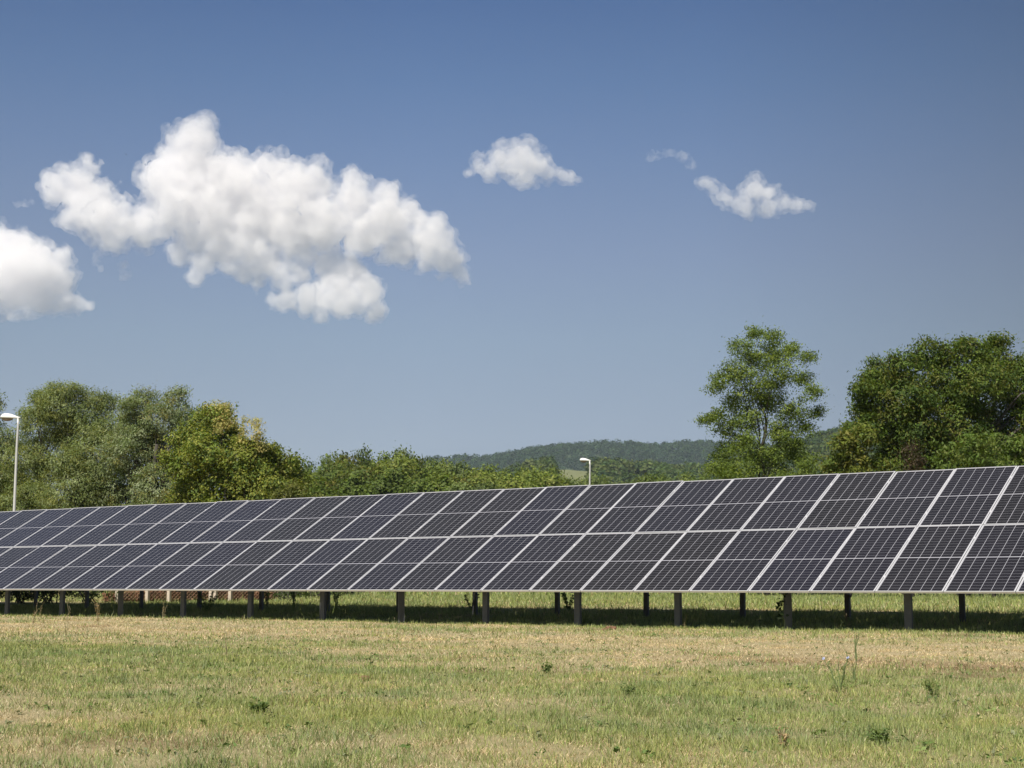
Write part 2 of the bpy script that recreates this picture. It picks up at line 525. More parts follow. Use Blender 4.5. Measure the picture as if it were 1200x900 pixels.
m, nt, N, L, b = new_mat('silicon_cells')
M_CELL = m
tc = N.new('ShaderNodeTexCoord'); sp = N.new('ShaderNodeSeparateXYZ'); L.new(tc.outputs['Object'], sp.inputs[0])
def mth(op, a, c=None):
    n = N.new('ShaderNodeMath'); n.operation = op
    for k, v in enumerate((a, c)):
        if v is None: continue
        if isinstance(v, (int, float)): n.inputs[k].default_value = v
        else: L.new(v, n.inputs[k])
    return n.outputs[0]
CP, RP = 0.1815, 0.0912
u = mth('DIVIDE', mth('ADD', sp.outputs[0], 3 * CP), CP)
du = mth('ABSOLUTE', mth('SUBTRACT', mth('FRACT', u), 0.5))
lx = mth('GREATER_THAN', du, 0.5 - 0.0036 / CP)
ox = mth('GREATER_THAN', mth('ABSOLUTE', sp.outputs[0]), 3 * CP - 0.002)
yy = mth('SUBTRACT', mth('ABSOLUTE', mth('SUBTRACT', sp.outputs[1], SL / 2)), 0.009)
dv = mth('ABSOLUTE', mth('SUBTRACT', mth('FRACT', mth('DIVIDE', yy, RP)), 0.5))
ly = mth('GREATER_THAN', dv, 0.5 - 0.0021 / RP)
oy = mth('LESS_THAN', yy, 0.0)
oy2 = mth('GREATER_THAN', yy, 12 * RP)
cy_ = mth('MAXIMUM', oy, oy2)
white = mth('MAXIMUM', mth('MAXIMUM', lx, ox), mth('MAXIMUM', cy_, mth('MULTIPLY', ly, 0.6)))
# slim busbars on each cell
bus = mth('GREATER_THAN', mth('ABSOLUTE', mth('SUBTRACT', mth('FRACT', mth('MULTIPLY', u, 9.0)), 0.5)), 0.475)
oi = N.new('ShaderNodeObjectInfo')
cr = N.new('ShaderNodeValToRGB'); L.new(oi.outputs['Random'], cr.inputs[0])
cr.color_ramp.elements[0].color = (0.0125, 0.0115, 0.012, 1); cr.color_ramp.elements[1].color = (0.012, 0.0115, 0.018, 1)
nz = N.new('ShaderNodeTexNoise'); nz.inputs['Scale'].default_value = 2.2; nz.inputs['Detail'].default_value = 4; L.new(tc.outputs['Object'], nz.inputs['Vector'])
wn_ = N.new('ShaderNodeTexWhiteNoise'); wn_.noise_dimensions = '2D'
cmb = N.new('ShaderNodeCombineXYZ'); L.new(mth('FLOOR', u), cmb.inputs[0]); L.new(mth('FLOOR', mth('DIVIDE', sp.outputs[1], RP)), cmb.inputs[1]); L.new(cmb.outputs[0], wn_.inputs[0])
vr = mth('ADD', mth('MULTIPLY', wn_.outputs['Value'], 0.08), mth('ADD', mth('MULTIPLY', nz.outputs['Fac'], 0.35), 0.7))
sc = N.new('ShaderNodeVectorMath'); sc.operation = 'SCALE'; L.new(cr.outputs[0], sc.inputs[0]); L.new(vr, sc.inputs[3])
m1 = N.new('ShaderNodeMix'); m1.data_type = 'RGBA'; L.new(mth('MULTIPLY', bus, 0.10), m1.inputs[0]); L.new(sc.outputs[0], m1.inputs[6]); m1.inputs[7].default_value = (0.35, 0.35, 0.37, 1)
m2 = N.new('ShaderNodeMix'); m2.data_type = 'RGBA'; L.new(white, m2.inputs[0]); L.new(m1.outputs[2], m2.inputs[6]); m2.inputs[7].default_value = (0.36, 0.36, 0.40, 1)
# thin film of dust, a little heavier in blotches
du_ = N.new('ShaderNodeMix'); du_.data_type = 'RGBA'; L.new(mth('MULTIPLY', nz.outputs['Fac'], 0.025), du_.inputs[0])
L.new(m2.outputs[2], du_.inputs[6]); du_.inputs[7].default_value = (0.32, 0.30, 0.27, 1)
L.new(du_.outputs[2], b.inputs['Base Color'])
b.inputs['Roughness'].default_value = 0.22
b.inputs['Specular IOR Level'].default_value = 0.16
b.inputs['Coat Weight'].default_value = 0.12; b.inputs['Coat Roughness'].default_value = 0.08

# frame: four extruded sides with a top lip, 35 mm deep
fb = MB(); hw = PWID / 2; lip = 0.017; th = 0.035; wl_ = 0.003
for (x0, x1, y0, y1) in ((-hw, -hw + lip, 0, SL), (hw - lip, hw, 0, SL), (-hw + lip, hw - lip, 0, lip), (-hw + lip, hw - lip, SL - lip, SL)):
    fb.box(x0, x1, y0, y1, 0.030, 0.0352)
fb.box(-hw, -hw + wl_, 0, SL, 0.0, 0.030); fb.box(hw - wl_, hw, 0, SL, 0.0, 0.030)
fb.box(-hw + wl_, hw - wl_, 0, wl_, 0.0, 0.030); fb.box(-hw + wl_, hw - wl_, SL - wl_, SL, 0.0, 0.030)
cb = MB(); cb.box(-hw + wl_ + 0.001, hw - wl_ - 0.001, wl_ + 0.001, SL - wl_ - 0.001, 0.022, 0.0299)
jb = MB()
for jx in (0.0,): jb.box(jx - 0.045, jx + 0.045, SL / 2 - 0.03, SL / 2 + 0.03, 0.004, 0.0215)
M_BLACK = simple('black_plastic', (0.02, 0.02, 0.02), 0.5)
cell_me = frame_me = jb_me = None
ORD = ['first', 'second', 'third', 'fourth', 'fifth', 'sixth', 'seventh', 'eighth', 'ninth', 'tenth', 'eleventh', 'twelfth', 'thirteenth',
       'fourteenth', 'fifteenth', 'sixteenth', 'seventeenth', 'eighteenth', 'nineteenth', 'twentieth', 'twenty-first', 'twenty-second',
       'twenty-third', 'twenty-fourth', 'twenty-fifth', 'twenty-sixth', 'twenty-seventh', 'twenty-eighth', 'twenty-ninth', 'thirtieth',
       'thirty-first', 'thirty-second', 'thirty-third', 'thirty-fourth', 'thirty-fifth']
I0, I1 = -8, 24
first = None
for row in (0, 1):
    edge = 22 if row == 0 else 20        # rightmost column that shows in the photo
    for i in range(I0, I1 + 1):
        s = row * (SL + SG)
        e = empty('solar_panel', (i * WP + WP / 2, s * math.cos(TILT), Z0 + s * math.sin(TILT)))
        e.rotation_euler = (TILT + random.gauss(0, 0.0022), random.gauss(0, 0.0014), 0)
        if first is None:
            g_ = cb.build('cell_sheet', M_CELL, e); f_ = fb.build('frame', M_ALU, e); j_ = jb.build('junction_box', M_BLACK, e)
            first = (g_, f_, j_)
        else:
            for o in first:
                c_ = o.copy(); COL.objects.link(c_); c_.parent = e
        k = edge - i
        where = 'upper' if row else 'lower'
        if k < 0: lab = f'dark {where}-row solar panel beyond the right edge of the photo, {ORD[-k - 1]} past it'
        elif k == 0: lab = f'dark {where}-row solar panel, cut by the right edge of the photo'
        else: lab = f'dark {where}-row solar panel, {ORD[k]} from the right edge of the photo'
        tag(e, lab, 'solar panel', 'solar panels mounted in two rows on the rack')

# steel rack under the panels: posts, rafters, purlins
rack = empty('mounting_rack', (10.0, 0.5, 0))
tag(rack, 'grey galvanised steel rack on two rows of posts carrying all the solar panels', 'rack')
off = Vector((-10.0, -0.5, 0))
def in_rack(mb, name, mat=M_STEEL):
    mb.v = [(x - 10.0, y - 0.5, z) for (x, y, z) in mb.v]
    return mb.build(name, mat, rack)
ct, st = math.cos(TILT), math.sin(TILT)
def under(y, drop): return Z0 + y * math.tan(TILT) - drop / ct
xa, xb = I0 * WP + 0.02, (I1 + 1) * WP - 0.02
RM = __import__('mathutils').Matrix
tiltM = RM.Translation((0, 0, Z0)) @ RM.Rotation(TILT, 4, 'X')
for s in (0.48, 1.35, 2.26, 3.2, 4.06):  # middle purlin is added under the row gap to block sun shining through
    p = MB(); p.box(xa, xb, s - 0.025, s + 0.025, -0.062, -0.002, tiltM); p.box(xa, xb, s - 0.045, s - 0.0252, -0.062, -0.056, tiltM); in_rack(p, 'purlin')
PX = [-0.474 + 2.174 * n for n in range(-4, 14)]
def c_post(x, y, ztop, w=0.13, d=0.06, t=0.006, ang=0.0, flip=1):
    p = MB(); M = RM.Translation((x, y, 0)) @ RM.Rotation(ang, 4, 'Z')
    p.box(-w / 2, w / 2, -d / 2, -d / 2 + t, -0.2, ztop, M)
    p.box(-w / 2, -w / 2 + t, -d / 2 + t, d / 2, -0.2, ztop, M); p.box(w / 2 - t, w / 2, -d / 2 + t, d / 2, -0.2, ztop, M)
    p.box(-w / 2 + t, -w / 2 + 0.022, d / 2 - t, d / 2, -0.2, ztop, M); p.box(w / 2 - 0.022, w / 2 - t, d / 2 - t, d / 2, -0.2, ztop, M)
    return p
for n, x in enumerate(PX):
    in_rack(c_post(x, 0.5, under(0.5, 0.10), 0.125, 0.07, ang=random.gauss(0, 0.05) + (0.9 if n % 4 == 2 else 0)), 'post')
    in_rack(c_post(x, 3.0, under(3.0, 0.10), 0.10, 0.06, ang=random.gauss(0, 0.05)), 'post')
    r_ = MB(); r_.box(x - 0.026, x + 0.026, 0.25, 4.25, -0.165, -0.064, tiltM); in_rack(r_, 'rafter')
    if n % 2 == 0:
        br = MB(); br.tube([(x + 0.07, 3.0, 0.55), (x + 0.05, 1.5, under(1.5, 0.17))], 0.018, 6); in_rack(br, 'brace')
# module clamps between the columns
cl = MB()
for i in range(I0, I1 + 2):
    for s in (0.48, 1.78, 2.74, 4.06):
        cl.box(i * WP - 0.010, i * WP + 0.010, s - 0.03, s + 0.03, 0.0365, 0.0405, tiltM)
oc = in_rack(cl, 'module_clamps', M_ALU); oc['kind'] = 'stuff'


# ------------------------------------------------------------------ street lamps
M_POLE = simple('pale_pole_paint', (0.52, 0.52, 0.50), 0.45, 0.2, 0.06, 2)
M_HEAD = simple('white_lamp_housing', (0.78, 0.78, 0.76), 0.4, 0, 0.05, 5)
M_LENS = simple('dull_lamp_glass', (0.20, 0.15, 0.11), 0.25, 0, 0.1, 5)
def street_lamp(px_foot, py_top, dist, headlen, label):
    root = spot(px_foot, dist, BACK_Z)
    e = empty('street_lamp', root)
    H = height_at(py_top, dist) - BACK_Z
    R = Vector(RGT)
    mb = MB(); mb.tube([(0, 0, -0.1), (0, 0, 1.2), (0, 0, 1.25), (0, 0, H * 0.85), Vector((0.02, 0, H - 0.25)), Vector((0, 0, H))],
                       [0.085, 0.08, 0.06, 0.045, 0.04, 0.04], 10); mb.build('pole', M_POLE, e, True)
    # lantern: a flattened drop pointing to the photo's left (-R)
    V = []; Fs = []; n = 14; sec = [(-0.12, 0.035), (0.0, 0.05), (0.15, 0.085), (0.4, 0.14), (0.7, 0.16), (0.9, 0.12), (1.0, 0.03)]
    for k, (t, w) in enumerate(sec):
        for j in range(n):
            a = 2 * math.pi * j / n
            q = -R * (t * headlen) + Vector((0, 0, 1)) * (math.sin(a) * w * headlen * (1.5 if math.sin(a) > 0 else 0.45) + H + 0.01 + 0.05 * t * headlen) \
                + Vector(FWD) * (math.cos(a) * w * headlen * 1.0)
            V.append(tuple(q))
    for k in range(len(sec) - 1):
        for j in range(n): Fs.append((k * n + j, k * n + (j + 1) % n, (k + 1) * n + (j + 1) % n, (k + 1) * n + j))
    Fs.append(tuple(range(n))[::-1]); Fs.append(tuple((len(sec) - 1) * n + j for j in range(n)))
    me = bpy.data.meshes.new('lamp_head'); me.from_pydata(V, [], Fs); me.polygons.foreach_set('use_smooth', [True] * len(me.polygons)); me.update()
    head = link('lamp_head', me, parent=e, mat=M_HEAD)
    V = []; Fs = []; rings = 5
    for k in range(rings):
        f = math.cos(k / (rings - 1) * math.pi / 2 * 0.98)
        dz = -math.sin(k / (rings - 1) * math.pi / 2) * 0.17 * headlen
        for j in range(n):
            a = 2 * math.pi * j / n
            q = -R * headlen * (0.6 + 0.34 * math.cos(a) * f) + Vector(FWD) * math.sin(a) * 0.13 * f * headlen + Vector((0, 0, H + 0.0 + dz))
            V.append(tuple(q))
    for k in range(rings - 1):
        for j in range(n): Fs.append((k * n + j, k * n + (j + 1) % n, (k + 1) * n + (j + 1) % n, (k + 1) * n + j))
    Fs.append(tuple(range(n)))
    me = bpy.data.meshes.new('lens'); me.from_pydata(V, [], Fs); me.polygons.foreach_set('use_smooth', [True] * len(me.polygons)); me.update()
    link('lens', me, parent=head, mat=M_LENS)
    tag(e, label, 'street lamp', 'street lamps behind the solar array')
street_lamp(12.5, 490, 56, 0.64, 'tall pale street lamp in front of the leftmost willow trees')
street_lamp(692, 540, 84, 0.54, 'small far white street lamp showing just above the middle of the panels')

# ------------------------------------------------------------------ near trees
WIL = [(0.179, 0.223, 0.08), (0.217, 0.263, 0.106), (0.14, 0.185, 0.059), (0.281, 0.329, 0.158), (0.19, 0.205, 0.053)]
WIL2 = [(0.217, 0.263, 0.132), (0.19, 0.238, 0.099), (0.306, 0.354, 0.209), (0.153, 0.205, 0.07), (0.217, 0.21, 0.066)]
YGR = [(0.19, 0.235, 0.04), (0.15, 0.205, 0.038), (0.24, 0.265, 0.05), (0.10, 0.15, 0.032), (0.23, 0.24, 0.05)]
WAL = [(0.100, 0.150, 0.024), (0.075, 0.120, 0.02), (0.13, 0.170, 0.028), (0.055, 0.095, 0.02), (0.135, 0.145, 0.03)]
LOC = [(0.166, 0.226, 0.043), (0.127, 0.18, 0.037), (0.215, 0.27, 0.05), (0.098, 0.144, 0.031)]
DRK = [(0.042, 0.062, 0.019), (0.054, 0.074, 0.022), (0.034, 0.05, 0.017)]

big_tree('willow_tree', 'large grey-green willow tree behind the tall pale street lamp',
         [(72, 482, 30), (45, 500, 26), (100, 490, 26), (80, 462, 14), (52, 468, 13), (122, 474, 14), (60, 540, 34), (108, 535, 32), (28, 545, 24),
          (85, 580, 40), (40, 590, 34), (125, 590, 34), (70, 630, 40), (115, 640, 36), (25, 640, 34), (130, 500, 18), (138, 520, 16), (90, 515, 22)],
         82, 68, 0.12, 0.30, WIL, 190, 0.19, 32, 11, 0.26, 0.62, 0.6, trunks=3)
big_tree('willow_tree', 'silvery-topped willow tree between the leftmost willow and the yellow-green maple',
         [(172, 468, 14), (205, 466, 13), (158, 492, 22), (186, 494, 24), (150, 475, 10), (214, 490, 16), (150, 530, 30), (190, 530, 30), (222, 520, 16),
          (140, 575, 34), (185, 580, 36), (165, 625, 40), (205, 625, 36), (135, 640, 30), (166, 515, 24), (130, 545, 22), (208, 555, 20)],
         176, 66, 0.12, 0.30, WIL2, 190, 0.18, 30, 12, 0.22, 0.62, 0.6, trunks=3)
big_tree('willow_tree', 'grey willow tree at the left edge of the photo behind the street lamp',
         [(-8, 520, 26), (12, 540, 22), (-30, 500, 34), (-20, 570, 40), (8, 590, 34), (-10, 640, 40), (-60, 560, 45)],
         -12, 72, 0.15, 0.30, WIL2, 110, 0.22, 26, 13, 0.22, 0.45, 0.6)
big_tree('maple_tree', 'yellow-green broadleaf tree with pale yellow plumes right of the willows',
         [(255, 492, 17), (236, 503, 18), (266, 514, 17), (245, 530, 26), (284, 540, 26), (300, 533, 14), (316, 542, 15), (328, 555, 14), (222, 545, 24),
          (258, 572, 32), (300, 575, 30), (225, 590, 28), (330, 590, 24), (270, 620, 36), (225, 635, 30), (315, 630, 30), (346, 575, 9), (238, 488, 8), (262, 486, 8), (214, 515, 12), (318, 532, 9), (336, 545, 13), (350, 562, 12)],
         270, 62, 0.13, 0.5, YGR, 230, 0.19, 27, 14, 0.18, 0.55, 0.35)
for L0, lb, sd_, ds_ in (([(262, 482, 9), (252, 478, 8), (268, 494, 10), (258, 500, 9)], 'pale yellow feathery tree top, largest plume above the yellow-green tree', 15, 60.8),
                    ([(300, 496, 7), (303, 507, 8), (297, 518, 8), (306, 524, 7)], 'golden feathery tree top, rightmost plume above the yellow-green tree', 16, 60.8),
                    ([(288, 494, 3.5), (286, 505, 4), (284, 516, 6), (282, 526, 6)], 'thin golden plume sticking up between the two bigger yellow plumes', 17, 60.8)):
    big_tree('golden_tree', lb, L0, L0[2][0] - 2, ds_, 0.09, 0.4, [(0.48, 0.44, 0.16), (0.38, 0.38, 0.13), (0.50, 0.42, 0.16)], 420, 0.10, 9, sd_, 0.05, 0.2, 0.0, k=1.1, depth=0.2, sprigs=2)
big_tree('round_bush', 'rounded yellow-green bush at the right foot of the maple',
         [(345, 585, 18), (332, 592, 16), (358, 595, 14), (345, 610, 24), (350, 640, 28)], 345, 60, 0.12, 0.5, [(0.128, 0.144, 0.032), (0.096, 0.12, 0.029), (0.16, 0.168, 0.048)],
         150, 0.17, 24, 18, 0.08, cat='bush')
big_tree('locust_tree', 'tall airy locust tree with open light green crown and visible branches',
         [(884, 392, 10), (905, 398, 11), (868, 410, 13), (925, 412, 11), (890, 420, 20), (915, 432, 20), (862, 436, 14), (944, 420, 9), (848, 446, 10), (838, 455, 7),
          (880, 452, 22), (940, 446, 12), (952, 462, 9), (905, 468, 22), (858, 472, 15), (838, 488, 9), (828, 494, 6), (935, 484, 16), (958, 484, 7), (880, 492, 22),
          (850, 505, 14), (915, 508, 20), (948, 505, 9), (878, 528, 20), (848, 532, 13), (905, 540, 22), (935, 535, 14), (870, 560, 20), (925, 570, 20), (895, 590, 26), (855, 555, 16), (838, 550, 11), (950, 545, 12), (940, 570, 18), (845, 585, 20), (865, 520, 12), (925, 520, 14), (895, 470, 12)],
         900, 60, 0.10, 0.42, LOC, 215, 0.17, 24, 19, 0.12, 0.30, 0.4, M_BARK, 1, 180)
big_tree('walnut_tree', 'large dense walnut tree with round dark green crown at the right edge',
         [(1032, 440, 16), (1022, 464, 20), (1058, 432, 18), (1088, 418, 20), (1118, 414, 18), (1140, 412, 16), (1171, 402, 9), (1168, 422, 18), (1062, 470, 30),
          (1105, 455, 34), (1150, 450, 34), (1195, 455, 32), (1235, 450, 40), (1275, 470, 40), (1030, 500, 26), (1075, 510, 30), (1125, 505, 34), (1180, 505, 36),
          (1230, 515, 40), (1050, 550, 30), (1100, 555, 34), (1160, 560, 36), (1220, 570, 40), (1280, 540, 36), (1010, 480, 10), (1008, 457, 8), (1010, 500, 13), (1000, 505, 8), (1018, 445, 9)],
         1130, 58, 0.135, 0.42, WAL, 210, 0.20, 30, 20, 0.30, 0.70, 0.5, M_BARK, 1, 60)
big_tree('walnut_shrub', 'low yellow-green bush leaning out at the left foot of the walnut tree',
         [(990, 524, 15), (1008, 515, 13), (980, 545, 14), (1003, 545, 20), (985, 575, 22), (1012, 580, 24)], 996, 55, 0.15, 0.45,
         [(0.136, 0.168, 0.029), (0.16, 0.16, 0.032), (0.096, 0.136, 0.026)], 150, 0.17, 24, 21, 0.08, 0.5, 0.5, cat='bush')
big_tree('walnut_shrub', 'light green bushy regrowth in front of the walnut tree at lower right',
         [(1108, 540, 17), (1140, 530, 20), (1172, 528, 20), (1200, 532, 22), (1125, 565, 26), (1165, 565, 28), (1205, 570, 28), (1235, 545, 22)], 1165, 53, 0.15, 0.42,
         [(0.11, 0.165, 0.03), (0.09, 0.14, 0.028), (0.14, 0.175, 0.04)], 140, 0.17, 22, 22, 0.08, 0.5, 0.5, cat='bush')
big_tree('dead_bush', 'dry reddish brown bush between the two green bushes under the walnut tree',
         [(1066, 530, 10), (1078, 540, 9), (1070, 552, 12), (1068, 575, 14)], 1072, 54.5, 0.09, 0.4, [(0.07, 0.055, 0.035), (0.10, 0.07, 0.045)], 60, 0.16, 14, 23, 0.05, 0.3, 0.0, cat='bush')
# undergrowth seen beneath and behind the left of the array
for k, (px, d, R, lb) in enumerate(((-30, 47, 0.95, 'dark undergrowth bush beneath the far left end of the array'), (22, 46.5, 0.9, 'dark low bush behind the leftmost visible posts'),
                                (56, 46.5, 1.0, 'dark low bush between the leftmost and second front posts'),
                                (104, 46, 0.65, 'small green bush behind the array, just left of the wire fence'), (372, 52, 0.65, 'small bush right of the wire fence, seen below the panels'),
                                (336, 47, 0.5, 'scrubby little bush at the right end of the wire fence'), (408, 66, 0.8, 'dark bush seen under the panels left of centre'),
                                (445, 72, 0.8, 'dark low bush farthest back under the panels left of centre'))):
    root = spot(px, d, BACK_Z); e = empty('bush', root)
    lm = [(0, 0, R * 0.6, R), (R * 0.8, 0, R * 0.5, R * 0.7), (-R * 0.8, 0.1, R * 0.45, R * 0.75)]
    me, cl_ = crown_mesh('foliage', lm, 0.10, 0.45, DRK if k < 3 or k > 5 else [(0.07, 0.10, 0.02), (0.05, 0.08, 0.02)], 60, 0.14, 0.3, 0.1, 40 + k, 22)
    link('foliage', me, parent=e)
    mb = MB(); rr = np.random.default_rng(k)
    for q in cl_[:14]: limb_mb(mb, (rr.normal(0, .1), rr.normal(0, .1), -0.05), q, 0.02, 0.005, rr, 0.1, 4, 4)
    mb.build('stems', M_BARK, e)
    tag(e, lb, 'bush')

# ------------------------------------------------------------------ woodland of single trees in the middle distance
def proto(seed, pal, n_l, wide, leaf=0.30):
    """A 10 m tree: returns crown and trunk meshes to share."""
    r = random.Random(seed)
    lm = []
    for k in range(n_l):
        a = r.uniform(0, 2 * math.pi); t = k / (n_l - 1)
        rad = wide * (0.3 + 0.7 * math.sin(math.pi * min(0.95, 0.15 + t * 0.85))) * r.uniform(0.3, 0.75)
        lm.append((math.cos(a) * rad, math.sin(a) * rad, 1.6 + t * 6.9, r.uniform(1.1, 1.75) * (1.15 - 0.35 * t)))
    lm.append((0, 0, 9.0, 0.95))
    me, cl_ = crown_mesh('crown', lm, leaf, 0.6, pal, 34, 0.40, 0.5, 0.2, seed, 22)
    o = trunk_mesh_obj(lm, cl_, 9.0, 0.2, None, seed, M_BARK, 1, 30)
    tm = o.data; bpy.data.objects.remove(o)
    return me, tm
P1 = proto(101, [(0.134, 0.182, 0.034), (0.114, 0.162, 0.031), (0.175, 0.217, 0.046)], 12, 3.0)
P2 = proto(102, [(0.083, 0.122, 0.028), (0.099, 0.139, 0.031), (0.124, 0.168, 0.034)], 13, 2.6)
P3 = proto(103, [(0.196, 0.238, 0.05), (0.165, 0.208, 0.043), (0.247, 0.268, 0.069)], 11, 3.4)
P4 = proto(104, [(0.165, 0.158, 0.037), (0.134, 0.149, 0.034), (0.104, 0.128, 0.031)], 12, 2.8)
P5 = proto(105, [(0.155, 0.198, 0.069), (0.185, 0.228, 0.092), (0.124, 0.168, 0.054)], 12, 2.9)
KIN = ['mid green rounded tree', 'dark green dense tree', 'pale yellow-green bushy tree', 'olive brownish tree', 'greyish green tree']
RIDX = [300, 340, 360, 380, 400, 430, 460, 490, 515, 540, 565, 590, 615, 637, 660, 685, 720, 760, 800, 850, 900, 950, 1000, 1100, 1300]
RIDY = [552, 553, 545, 539, 533, 532, 531, 535, 539, 545, 549, 550, 551, 543, 558, 562, 563, 561, 560, 559, 557, 555, 550, 540, 530]
tr_ = random.Random(77)
spots = []
px = 300
while px < 1020:                                        # back row draws the skyline
    spots.append((px + tr_.uniform(-3, 3), tr_.uniform(205, 235), np.interp(px, RIDX, RIDY) + tr_.uniform(-3, 5))); px += tr_.uniform(12, 22)
px = 325
while px < 1010:
    spots.append((px, tr_.uniform(165, 190), np.interp(px, RIDX, RIDY) + tr_.uniform(6, 16))); px += tr_.uniform(15, 27)
px = 335
while px < 1000:
    spots.append((px, tr_.uniform(125, 150), np.interp(px, RIDX, RIDY) + tr_.uniform(18, 32))); px += tr_.uniform(20, 36)
spots += [(-140, 95, 470), (-90, 90, 480), (20, 100, 560), (110, 105, 575), (210, 100, 580), (300, 110, 560), (1280, 100, 470), (1340, 95, 480)]
def near_word(px):
    marks = [(-200, 'beyond the left edge'), (20, 'behind the left street lamp'), (90, 'behind the leftmost willow'), (180, 'behind the silvery willow'), (270, 'behind the maple'), (345, 'right of the maple'),
             (420, 'under the cloud end'), (500, 'where the far ridge begins'), (570, 'left of the pale field'),
             (637, 'left of the small far lamp'), (692, 'by the small far lamp'), (760, 'between lamp and locust'), (880, 'behind the locust tree'),
             (980, 'between locust and walnut'), (1200, 'beyond the right edge')]
    return min(marks, key=lambda q: abs(q[0] - px))[1]
seen = {}
for k, (px, d, py) in enumerate(spots):
    kind = tr_.choice([0, 0, 1, 1, 2, 2, 3, 4])
    me, tm = (P1, P2, P3, P4, P5)[kind]
    H = height_at(py, d)
    e = empty('woodland_tree', spot(px, d, BACK_Z), tr_.uniform(0, 6.28))
    s = H / 9.9
    wv = tr_.uniform(0.85, 1.25) * min(1.0, 11.0 / H) * 1.05
    e.scale = (s * wv, s * wv, s)
    link('crown', me, parent=e); link('trunk', tm, parent=e)
    depth = 'front' if d < 155 else 'middle' if d < 195 else 'back'
    key = (kind, depth, near_word(px)); seen.setdefault(key, []).append((px, e))
for (kind, depth, w), lst in seen.items():
    lst.sort(key=lambda q: q[0])
    for j, (px, e) in enumerate(lst):
        place = '' if len(lst) == 1 else (', ' + ['leftmost', 'second', 'third', 'fourth', 'fifth', 'sixth'][j] + ' of these')
        lab_ = f'{KIN[kind]}, {depth} rank, {w}{place}'; tag(e, lab_, 'tree', 'trees of the wood beyond the array')
        if len(lab_.split()) > 16: print('LONG', lab_)

# ------------------------------------------------------------------ wire fence behind the left of the array
M_CONC = simple('pale_concrete', (0.50, 0.44, 0.36), 0.85, 0, 0.15, 6, 0.3)
m, nt, N, L, b = new_mat('rusty_wire_mesh')
M_WIRE = m
tc = N.new('ShaderNodeTexCoord'); nz = N.new('ShaderNodeTexNoise'); nz.inputs['Scale'].default_value = 4
L.new(tc.outputs['Object'], nz.inputs['Vector'])
mx = N.new('ShaderNodeMix'); mx.data_type = 'RGBA'; mx.inputs[6].default_value = (0.30, 0.16, 0.09, 1); mx.inputs[7].default_value = (0.42, 0.29, 0.19, 1)
L.new(nz.outputs['Fac'], mx.inputs[0]); L.new(mx.outputs[2], b.inputs['Base Color']); b.inputs['Roughness'].default_value = 0.7
A = spot(128, 46, BACK_Z); B = spot(326, 48, BACK_Z)
fence = empty('wire_fence', A); tag(fence, 'low rust-brown wire mesh fence with pale concrete posts, seen below the panels at left', 'fence')
dirv = Vector(B - A); flen = dirv.length; dirv.normalize()
def fpt(t): return dirv * t
pxs_ = [137, 171, 196, 245, 250, 268]
for q in pxs_:
    t = (q - 128) / (326 - 128) * flen; p = fpt(t)
    mb = MB(); mb.tube([(p.x, p.y, -0.1), (p.x, p.y, 1.35), (p.x, p.y, 1.42)], [0.07, 0.065, 0.03], 4); mb.build('fence_post', M_CONC, fence)
mb = MB(); wn2 = Vector((-dirv.y, dirv.x, 0)); H_ = 1.25; stp = 0.11
k = -int(H_ / stp)
while k * stp < flen:
    for sgn in (1, -1):
        a0, a1 = (k * stp, 0.05), (k * stp + H_, 0.05 + H_)
        if sgn < 0: a0, a1 = (k * stp, 0.05 + H_), (k * stp + H_, 0.05)
        (ta, za), (tb, zb) = a0, a1
        if tb < 0 or ta > flen: continue
        if ta < 0: za += (zb - za) * (-ta) / (tb - ta); ta = 0
        if tb > flen: zb = za + (zb - za) * (flen - ta) / (tb - ta); tb = flen
        p, q = fpt(ta) + wn2 * 0.01 * sgn, fpt(tb) + wn2 * 0.01 * sgn
        mb.tube([(p.x, p.y, za), (q.x, q.y, zb)], 0.006, 3, False)
    k += 1
mb.build('wire_mesh', M_WIRE, fence)
# dry reddish bracken growing along the fence, one mass
C_ = []; r = np.random.default_rng(5)
n = 15000
t = r.random(n) * flen; off_ = r.uniform(0.15, 1.3, n)
hh = 0.9 * (0.6 + 0.4 * fbm(t[:, None], 0.5, 2, 2)) * r.random(n) ** 0.7
Pb = A + np.outer(t, np.array(dirv)) + np.outer(off_, -np.array(wn2) * -1)
Pb[:, 2] = hh + BACK_Z
Pb_ = Pb
cols = np.array([(0.24, 0.11, 0.06), (0.30, 0.16, 0.09), (0.17, 0.085, 0.05), (0.20, 0.18, 0.07)])[r.integers(4, size=n)] * r.uniform(0.7, 1.2, (n, 1))
V, Fq, K = leaves(Pb_, np.tile([[0, -1, 0.2]], (n, 1)), 0.11, 0.4, cols, 0, r)
me = mesh_np('dry_bracken', V, Fq, False, K)
tag(link('dry_bracken', me, mat=M_GRASS), 'reddish dry bracken growing behind the wire fence', None, kind='stuff')

# ------------------------------------------------------------------ grass
def blades(P, h, w, lean, cols, r):
    n = len(P)
    a = r.uniform(0, 2 * math.pi, n)
    s = np.stack([np.cos(a), np.sin(a), np.zeros(n)], 1) * (w * 0.5)[:, None]
    b_ = r.uniform(0, 2 * math.pi, n)
    ld = np.stack([np.cos(b_), np.sin(b_), np.zeros(n)], 1) * (lean * h)[:, None]
    up = np.zeros((n, 3)); up[:, 2] = h / np.sqrt(1 + lean ** 2)
    V = np.empty((n, 4, 3))
    V[:, 0] = P - s; V[:, 1] = P + s
    tip = P + up + ld / np.sqrt(1 + lean ** 2)[:, None]
    V[:, 2] = tip + s * 0.25; V[:, 3] = tip - s * 0.25
    return V.reshape(-1, 3), np.arange(n * 4).reshape(n, 4), np.repeat(cols, 4, 0)

